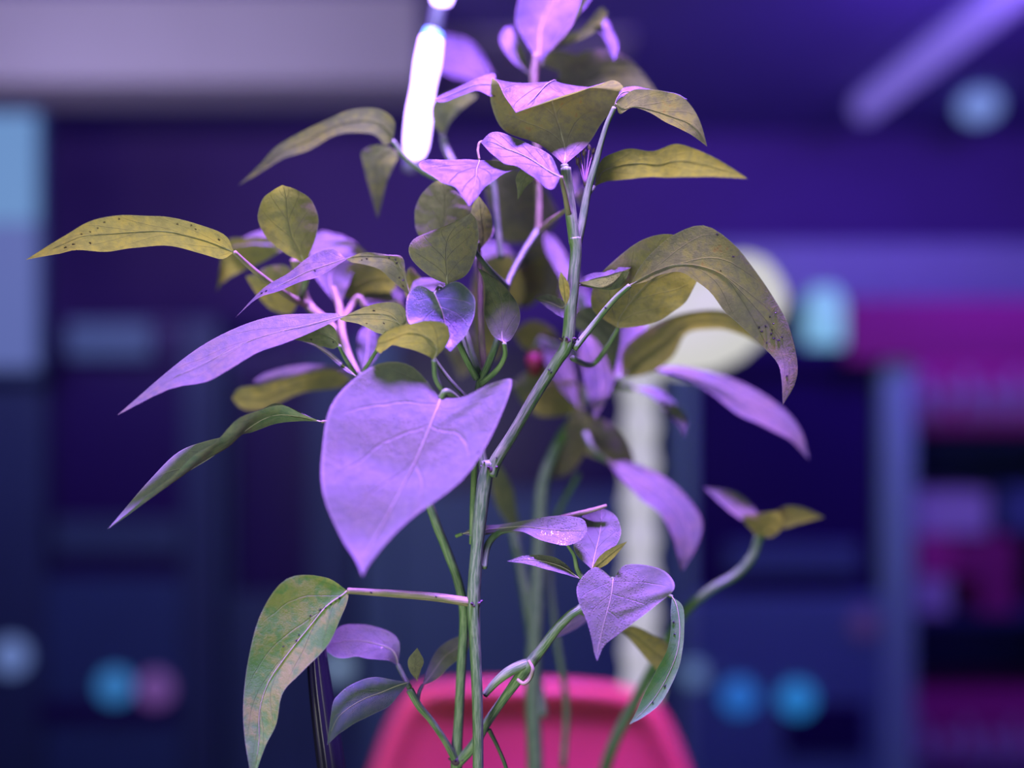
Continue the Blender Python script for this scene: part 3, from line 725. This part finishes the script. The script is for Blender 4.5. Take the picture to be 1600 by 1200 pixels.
leaf(B, 'top', .465, [(640, 462), (610, 436, 634, 430, 632, 432), (592, 420, 629, 402, 616, 406), (562, 412, 606, 398, 580, 400), (545, 408, 560, 396, 550, 402), (520, 389, 503, 430, 512, 414), (488, 398, 470, 440, 480, 425), (452, 426, 438, 454, 446, 442), (412, 450, 403, 466), (368, 496)],
     'o', k=.8, pr=2.5, pet=[(650, 480, .458), (660, 530, .465), (700, 590, .47), (748, 640, .462)], dz=(0, -.01), ripple=.01, pmat=SMP)
leaf(B, 'top', .446, [(603, 520), (612, 524, 634, 505, 628, 515), (588, 520, 630, 480, 612, 494), (560, 506, 606, 472, 582, 490), (532, 500, 568, 480, 548, 492), (528, 490, 515, 506, 522, 498), (482, 490, 484, 520, 482, 508), (442, 492, 440, 538, 440, 518), (402, 500, 400, 552, 398, 530), (360, 516, 356, 578, 356, 548), (310, 544, 322, 597, 312, 574), (262, 580, 264, 608, 260, 596), (183, 649)],
     'g', k=1.0, pr=3, pet=[(590, 545, .46), (568, 580, .478)], dz=(0, -.0, -.012), ripple=.012, label='long purple-lit leaf with an olive twisted base')
leaf(B, 'under', .462, [(530, 540), (522, 512, 518, 545), (492, 500, 490, 537), (455, 500, 462, 531), (400, 505, 420, 524), (366, 514, 375, 528), (340, 532)],
     'd', k=.8, pr=3.5, pet=[(540, 560, .468), (556, 586, .478)], dz=(0, .0), pmat=SM)
leaf(B, 'top', .466, [(556, 588), (528, 560, 538, 578), (500, 540, 512, 556), (480, 532, 490, 540), (466, 531)], 'g', k=.6, pr=2)
leaf(B, 'under', .448, [(503, 659), (470, 658, 470, 646, 472, 652), (432, 662, 440, 633, 434, 648), (392, 676, 402, 642, 394, 664), (364, 680, 371, 655, 358, 698), (322, 689, 338, 690, 316, 722), (290, 700, 305, 710, 284, 745), (262, 720, 272, 742, 254, 766), (232, 752, 238, 768, 226, 786), (200, 789, 205, 797, 199, 806), (168, 827)],
     'q', k=1.1, pr=2.5, pet=[(525, 656, .455), (560, 640, .468), (590, 628, .478)], dz=(0, -.012), ripple=.008, pmat=SMK)
leaf(B, 'top', .4475, [(500, 659), (472, 645, 474, 654), (450, 635, 450, 650), (430, 630, 432, 645), (412, 638)], 'g', k=1.2, pr=1.5)
# blurred left cluster
leaf(B, 'under', .535, [(440, 392), (418, 372, 405, 412), (385, 372, 375, 425), (352, 380, 350, 440), (338, 455)], 'y', k=.6, pr=4)
leaf(B, 'top', .54, [(445, 385), (425, 360, 425, 384), (395, 364, 395, 382), (365, 380, 368, 385), (352, 386)], 'g', k=1.1, pr=4)
leaf(B, 'under', .53, [(470, 455), (452, 418, 455, 490), (420, 416, 425, 484), (398, 428, 405, 465), (384, 432)], 'y', k=.5, pr=4)
leaf(B, 'top', .545, [(470, 395), (495, 364, 490, 400), (525, 366, 520, 395), (550, 376, 545, 390), (560, 386)], 'g', k=1.1, pr=4)
leaf(B, 'under', .548, [(470, 408), (500, 385, 510, 410), (540, 376, 545, 408), (562, 386, 565, 402), (575, 398)], 'o', k=.6, pr=4)
leaf(B, 'top', .52, [(530, 480), (492, 432, 540, 455), (490, 412, 552, 425), (515, 396, 560, 402), (540, 388)], 'g', k=.5, pr=6, dz=(0, .02))
leaf(B, 'under', .53, [(535, 465), (545, 415, 580, 470), (580, 408, 605, 462), (605, 425, 618, 448), (620, 440)], 'y', k=.5, pr=4)
leaf(B, 'top', .53, [(560, 470), (580, 450, 590, 490), (610, 440, 620, 495), (632, 460)], 'o', k=.5, pr=4)
leaf(B, 'under', .50, [(672, 452), (650, 425, 660, 450), (640, 418, 640, 470), (628, 440)], 'y', k=.5, pr=3)
leaf(B, 'top', .49, [(640, 455), (650, 438, 655, 458), (675, 434, 680, 455), (698, 436, 696, 450), (705, 444)], 'g', k=1.2, pr=3)
leaf(B, 'under', .52, [(640, 505), (625, 470, 650, 520), (600, 478, 610, 520), (588, 500)], 'o', k=.5, pr=4)
leaf(B, 'top', .51, [(568, 585), (558, 545, 590, 555), (562, 518, 590, 528), (580, 505)], 'd', k=.5, pr=4)
leaf(B, 'under', .545, [(550, 590), (520, 578, 530, 606), (470, 584, 472, 614), (415, 600, 412, 640), (375, 606, 378, 638), (362, 622)], 'y', k=.7, pr=4, dz=(0, -.01))
leaf(B, 'top', .55, [(552, 582), (520, 572, 522, 584), (470, 570, 470, 588), (420, 582, 420, 600), (395, 596)], 'g', k=1.2, pr=4)
leaf(B, 'under', .505, [(614, 220), (616, 188, 602, 226), (590, 170, 585, 211), (550, 171, 556, 207), (515, 185, 520, 213), (475, 204, 482, 235), (432, 229, 442, 248), (405, 258, 410, 268), (372, 290)],
     'o', k=.8, pr=4, pet=[(633, 246, .506), (662, 268, .51), (700, 285, .515), (745, 300, .52)], dz=(0, .01))
leaf(B, 'under', .515, [(620, 236), (596, 226, 622, 246), (566, 236, 614, 262), (570, 268, 604, 285), (580, 305, 598, 310), (590, 342)], 'o', k=.3, pr=3)
# bottom-left sprout
leaf(B, 'top', .458, [(638, 1066), (612, 1062, 625, 1084, 620, 1072), (586, 1058, 604, 1106, 596, 1082), (556, 1066, 574, 1120, 565, 1094), (530, 1084, 545, 1136, 538, 1112), (519, 1104, 526, 1150, 523, 1130), (511, 1164)], 'w', k=.8, pr=3, dz=(0, -.012))
leaf(B, 'top', .475, [(622, 1040), (624, 1004, 606, 1032), (606, 986, 582, 1030), (568, 976, 555, 1026), (530, 980, 528, 1028), (503, 1012)], 's', k=.9, pr=4, pet=[(630, 1056, .468), (640, 1075, .463)], pmat=SM)
leaf(B, 'under', .465, [(652, 1064), (640, 1048, 658, 1046), (638, 1030, 662, 1032), (652, 1012)], 's', k=.4, pr=3)
leaf(B, 'top', .475, [(660, 1072), (668, 1045, 682, 1062), (684, 1014, 704, 1040), (712, 996, 728, 1020), (740, 990)], 's', k=.6, pr=3, pet=[(655, 1082, .468), (652, 1098, .464)], pmat=SM)
# right sprout of plant B
leaf(B, 'top', .455, [(925, 890), (898, 862, 954, 862, 930, 865), (900, 830, 970, 835, 937, 835), (915, 800, 962, 806, 940, 808), (938, 792)], 's', k=.6, pr=3, dz=(0, .02))
leaf(B, 'under', .45, [(923, 892), (936, 870, 945, 884), (955, 856, 962, 868), (980, 846)], 'y', k=.6, pr=3)
leaf(B, 'top', .452, [(905, 904), (880, 878, 882, 897), (855, 868, 852, 889), (820, 868, 822, 881), (792, 877)], 's', k=1.0, pr=3)
stem(B, [(928, 915, .455, 4), (912, 905, .456, 4), (902, 890, .457, 4), (897, 868, .458, 3), (885, 850, .46, 2)], SM, 'branch')
leaf(B, 'top', .445, [(958, 904), (930, 886, 980, 882, 957, 914), (903, 912, 1035, 890, 955, 930), (904, 940, 1054, 918, 950, 950), (916, 968, 1026, 945, 944, 972), (925, 1000, 970, 988, 938, 998), (928, 1018, 945, 1008, 934, 1018), (933, 1033)],
     's', k=.7, pr=3, pet=[(945, 905, .452), (925, 918, .455)], dz=(0, -.012), label='heart-shaped purple-lit leaf on the lower right sprout')
leaf(B, 'top', .452, [(1050, 932), (1048, 955, 1067, 948, 1058, 950), (1048, 985, 1069, 985, 1062, 985), (1042, 1016, 1066, 1018, 1058, 1018), (1024, 1050, 1058, 1050, 1045, 1052), (1006, 1085, 1034, 1096, 1022, 1092), (994, 1112, 1006, 1120, 1000, 1116), (983, 1132)],
     'gr', k=.5, pr=3, pet=[(1035, 928, .46), (1000, 925, .465), (950, 925, .46), (915, 942, .456)], dz=(0, -.01))
leaf(B, 'under', .50, [(968, 985), (990, 978, 985, 1000), (1020, 992, 1010, 1030), (1045, 1010, 1030, 1050), (1040, 1062)], 'y', k=.5, pr=4, pet=[(945, 972, .49), (905, 955, .46)])
leaf(B, 'top', .49, [(862, 998), (882, 970, 885, 990), (905, 956, 910, 976), (930, 958)], 's', k=.8, pr=3)

# ---- plant C (behind)
stem(C, [(836, spy(.6) + 8, .60, 14), (836, 1200, .60, 13), (832, 1080, .60, 12), (838, 950, .60, 12), (843, 850, .60, 11), (848, 760, .60, 10), (872, 695, .60, 9), (908, 636, .60, 9), (922, 580, .60, 8), (918, 520, .59, 7), (905, 460, .59, 6)], SMC)
stem(C, [(848, 1120, .60, 8), (838, 1050, .605, 8), (826, 960, .605, 8), (812, 880, .605, 7), (800, 825, .605, 6), (790, 770, .605, 5), (780, 735, .605, 4)], SMC, 'branch')
stem(C, [(925, spy(.62) + 8, .62, 9), (938, 1240, .62, 9), (960, 1160, .61, 9), (1005, 1075, .60, 9), (1045, 1000, .585, 8), (1072, 955, .575, 7), (1110, 922, .57, 7), (1150, 898, .57, 7), (1175, 870, .57, 7), (1188, 835, .57, 7)], SMC, 'branch')
stem(C, [(880, 1200, .61, 5), (885, 1100, .61, 5), (870, 1000, .61, 5), (860, 900, .61, 4), (865, 820, .61, 4), (905, 740, .61, 4)], SMC, 'branch')
leaf(C, 'top', .57, [(1018, 578), (1055, 572, 1055, 588), (1105, 580, 1105, 610), (1150, 594, 1145, 642), (1190, 615, 1185, 662), (1225, 640, 1222, 680), (1252, 675, 1242, 694), (1264, 718)], 'g', k=.9, pr=5, pet=[(985, 582, .58), (950, 600, .59), (918, 610, .6)], dz=(0, .0))
leaf(C, 'under', .56, [(972, 590), (975, 545, 1010, 585), (1020, 508, 1050, 560), (1065, 490, 1072, 522), (1120, 484, 1115, 514), (1160, 498, 1150, 520), (1195, 540)], 'y', k=.6, pr=6, pet=[(955, 602, .575), (925, 610, .595)])
leaf(C, 'top', .585, [(990, 606), (1022, 606, 1020, 622), (1052, 626, 1040, 645), (1074, 655, 1062, 668), (1068, 682)], 'd', k=.9, pr=5, pet=[(965, 605, .59), (925, 615, .6)])
leaf(C, 'top', .575, [(945, 718), (985, 722, 972, 750), (1025, 738, 1002, 780), (1065, 768, 1034, 806), (1096, 812, 1052, 842), (1090, 850, 1060, 872), (1066, 892)], 'g', k=.9, pr=5, pet=[(925, 700, .585), (908, 660, .6)], dz=(0, -.02))
leaf(C, 'under', .585, [(900, 640), (885, 665, 930, 650), (900, 700, 970, 672), (945, 722, 990, 715), (985, 740)], 'o', k=.4, pr=5)
leaf(C, 'top', .57, [(1192, 815), (1160, 812, 1175, 790), (1132, 792, 1145, 768), (1100, 762)], 'g', k=.9, pr=4)
leaf(C, 'under', .568, [(1186, 842), (1160, 808, 1212, 836), (1185, 802, 1225, 812), (1215, 798)], 'y', k=.4, pr=4)
leaf(C, 'under', .572, [(1200, 820), (1220, 794, 1222, 826), (1250, 792, 1250, 818), (1288, 808)], 'y', k=.6, pr=4)
leaf(C, 'top', .57, [(912, 512), (905, 550, 940, 530), (912, 590, 962, 570), (922, 630, 955, 610), (930, 656)], 'o', k=.3, pr=5, dz=(0, -.02))
leaf(C, 'under', .53, [(900, 486), (898, 510, 925, 478), (930, 530, 962, 498), (948, 560, 970, 530), (958, 590)], 'd', k=.4, pr=4)
leaf(C, 'top', .59, [(960, 600), (955, 560, 990, 580), (968, 520, 1005, 540), (985, 498, 1010, 505), (1005, 490)], 'g', k=.4, pr=4)
leaf(C, 'under', .59, [(912, 640), (880, 650, 905, 600), (840, 648, 860, 596), (822, 620)], 'y', k=.5, pr=5)
leaf(C, 'under', .60, [(800, 520), (830, 500, 820, 545), (865, 515, 860, 560), (885, 560)], 'y', k=.5, pr=5)
leaf(C, 'under', .585, [(845, 375), (790, 378, 872, 340), (768, 330, 855, 300), (758, 290, 830, 275), (765, 262, 800, 260), (775, 250)], 'o', k=.4, pr=6)
leaf(C, 'under', .59, [(850, 365), (815, 400, 870, 390), (815, 435, 895, 430), (850, 470, 890, 470), (885, 495)], 'o', k=.4, pr=6)
leaf(C, 'top', .575, [(848, 362), (852, 390, 868, 372), (868, 420, 890, 410), (882, 445, 898, 440), (892, 465)], 'g', k=.6, pr=5)
leaf(C, 'under', .60, [(745, 540), (735, 470, 775, 560), (745, 420, 800, 500), (770, 400, 820, 450), (800, 400)], 'y', k=.4, pr=6)
leaf(C, 'under', .61, [(790, 470), (800, 430, 825, 480), (830, 410, 850, 450), (850, 400)], 'y', k=.5, pr=5)
leaf(C, 'top', .60, [(820, 418), (790, 385, 800, 415), (765, 380, 770, 410), (745, 400)], 'g', k=1.0, pr=5)
leaf(C, 'top', .60, [(760, 420), (735, 385, 750, 440), (735, 360, 765, 380), (750, 350)], 'g', k=.6, pr=5)
leaf(C, 'top', .59, [(806, 350), (812, 325, 822, 345), (806, 300, 832, 325), (800, 285)], 'g', k=.5, pr=4)
leaf(C, 'top', .56, [(915, 290), (896, 305, 908, 320), (892, 285, 902, 275), (905, 262)], 'g', k=.5, pr=3)
leaf(C, 'under', .60, [(815, 838), (780, 800, 808, 800), (766, 750, 800, 760), (775, 715)], 'd', k=.3, pr=5)
leaf(C, 'top', .58, [(905, 640), (870, 600, 895, 570), (850, 560, 870, 540), (840, 520)], 'o', k=.5, pr=5)
leaf(C, 'under', .61, [(850, 750), (860, 700, 890, 740), (885, 670, 915, 700), (905, 655)], 'o', k=.4, pr=5)
leaf(C, 'under', .60, [(798, 600), (825, 580, 825, 640), (860, 570, 860, 650), (890, 600)], 'd', k=.4, pr=5)
leaf(C, 'under', .60, [(720, 550), (690, 530, 720, 590), (700, 500, 750, 560), (730, 500)], 'o', k=.4, pr=5)
leaf(C, 'top', .585, [(940, 560), (880, 470, 940, 500), (880, 440, 930, 470), (900, 420)], 'o', k=.4, pr=5)
# small red pepper
V, Fc = [], []
c0 = P(835, 562, .60)
mp = prof_obj('pepper_fruit', P(836, 588, .595), [(0, 0), (.003, .001), (.005, .005), (.006, .009), (.0055, .013), (.003, .016), (0, .0165)], simple('red_pepper_skin', (.20, .02, .03), .5), C)
stem(mp, [(836, 545, .595, 3), (845, 530, .595, 3), (870, 540, .597, 3), (915, 560, .6, 3)], SM, 'fruit_stalk')

# ------------------------------------------------------------ black ribbed stake at the lower left
sk = empty('plant_stake', P(520, 1560, .47), 'black ribbed plastic stake leaning up behind the low green leaf', 'stake')
sp_ = [P(493, 1000, .468), P(499, 1060, .468), P(508, 1130, .468), P(518, 1200, .468), P(545, 1420, .468), P(560, spy(.468) + 8, .468)]
rr = [.0044, .0055, .0062, .0068, .0072, .0072]
g = tube_geo(sp_, rr, 40, 0, 8)
V2 = []
m_ = 41
C_ = None
VV, FF, UU = g
# flutes
nring = (len(VV) - 2) // m_
for k in range(nring):
    cc = sum((VV[k * m_ + s] for s in range(40)), Vector()) / 40
    for s in range(m_):
        VV[k * m_ + s] = cc + (VV[k * m_ + s] - cc) * (1 + (.07 if s % 4 < 2 else -.03))
mesh_obj('fluted_shaft', VV, FF, simple('glossy_black_plastic', (.012, .012, .02), .22), sk)
V, Fc = ellipsoid(P(492, 996, .468), (.0046, .0046, .003)); mesh_obj('rounded_tip', V, Fc, m_black, sk)

# ------------------------------------------------------------ aphids on leaves and stems
m_aph = simple('black_aphid', (.01, .008, .02), .3)
def aphid_mesh():
    g = [ellipsoid((0, 0, .0003), (.00034, .00034, .00062), (1, 0, 0), 10, 7), ellipsoid((.0007, 0, .0003), (.0002, .0002, .00024), (1, 0, 0), 8, 6)]
    for s in (-1, 1):
        for x in (-.0002, .0001, .0004):
            g.append(tube_geo([Vector((x, s * .0002, .0003)), Vector((x * 1.6, s * .0006, .0004)), Vector((x * 2.4, s * .0008, 0))], [.00004] * 3, 5, 0, 2)[:2])
        g.append(tube_geo([Vector((-.0004, s * .0001, .0004)), Vector((-.0008, s * .0002, .0006))], [.00005] * 2, 5, 0, 2)[:2])
    V, Fc = merge(g); me = bpy.data.meshes.new('aphid'); me.from_pydata([tuple(v) for v in V], [], Fc); me.materials.append(m_aph)
    for p in me.polygons: p.use_smooth = True
    return me
AM = aphid_mesh()
bpy.context.view_layer.update()
all_V, all_F = [], []
for root in (A, B):
    for o in root.children_recursive:
        if o.type != 'MESH': continue
        off = wloc(o); base = len(all_V)
        all_V += [v.co + off for v in o.data.vertices]
        all_F += [tuple(i + base for i in p.vertices) for p in o.data.polygons]
bvh = BVHTree.FromPolygons(all_V, all_F)
AP = [
 ('tiny black aphid on the long yellow-green leaf at far left', 'aphids on the far left leaf', [(102, 386), (114, 381), (141, 379), (127, 365), (141, 362), (153, 356), (163, 347), (186, 342), (277, 350), (299, 352), (306, 358), (342, 374)]),
 ('tiny black aphid on the curved olive leaf left of the centre', 'aphids on the curved olive leaf', [(608, 403), (618, 406), (620, 411), (630, 438), (630, 447), (624, 434), (573, 404), (565, 406), (492, 423), (416, 455), (409, 458)]),
 ('tiny black aphid on the long twisted purple and olive leaf', 'aphids on the twisted leaf', [(584, 485), (573, 505), (600, 505)]),
 ('tiny black aphid on the small dark leaf under the long purple leaf', 'aphids on the small dark leaf', [(486, 530), (521, 534)]),
 ('tiny black aphid on the big arched leaf at right', 'aphids on the big arched leaf', [(1186, 512), (1190, 518), (1196, 510), (1203, 495), (1212, 489), (1208, 506), (1206, 516), (1205, 522), (1209, 529), (1216, 532), (1222, 527), (1198, 536), (1229, 588), (1120, 366), (1146, 401), (1126, 423)]),
 ('tiny black aphid on the drooping green leaf at lower right', 'aphids on the drooping green leaf', [(1039, 1072), (1052, 972), (1054, 991), (1020, 1098)]),
 ('tiny black aphid along the midrib of the big green leaf at lower left', 'aphids on the lower left leaf', [(530, 934), (524, 939), (516, 944), (508, 950), (500, 953), (467, 992), (463, 1001), (485, 962), (443, 1010)]),
 ('tiny black aphid on the thick stem', 'aphids on the stems', [(858, 578), (861, 582), (898, 536), (946, 481), (881, 527), (776, 716), (748, 707), (766, 706), (757, 722), (904, 530), (580, 926), (681, 932)]),
]
cam_o = Vector((0, 0, CZ))
for lab, grp, pl_ in AP:
    for (x, y) in pl_:
        dr = (P(x, y, 1) - cam_o).normalized()
        loc, nor, idx, dist = bvh.ray_cast(cam_o, dr)
        if loc is None or dist > .6: continue
        if nor.dot(dr) > 0: nor = -nor
        o = bpy.data.objects.new('aphid', AM); col.objects.link(o)
        q = nor.to_track_quat('Z', 'Y'); q2 = q @ Matrix.Rotation(random.uniform(0, 6.28), 3, 'Z').to_quaternion()
        o.rotation_mode = 'QUATERNION'; o.rotation_quaternion = q2; o.location = loc
        s = random.uniform(.65, 1.0); o.scale = (s, s, s)
        tag(o, lab, 'insect', grp)
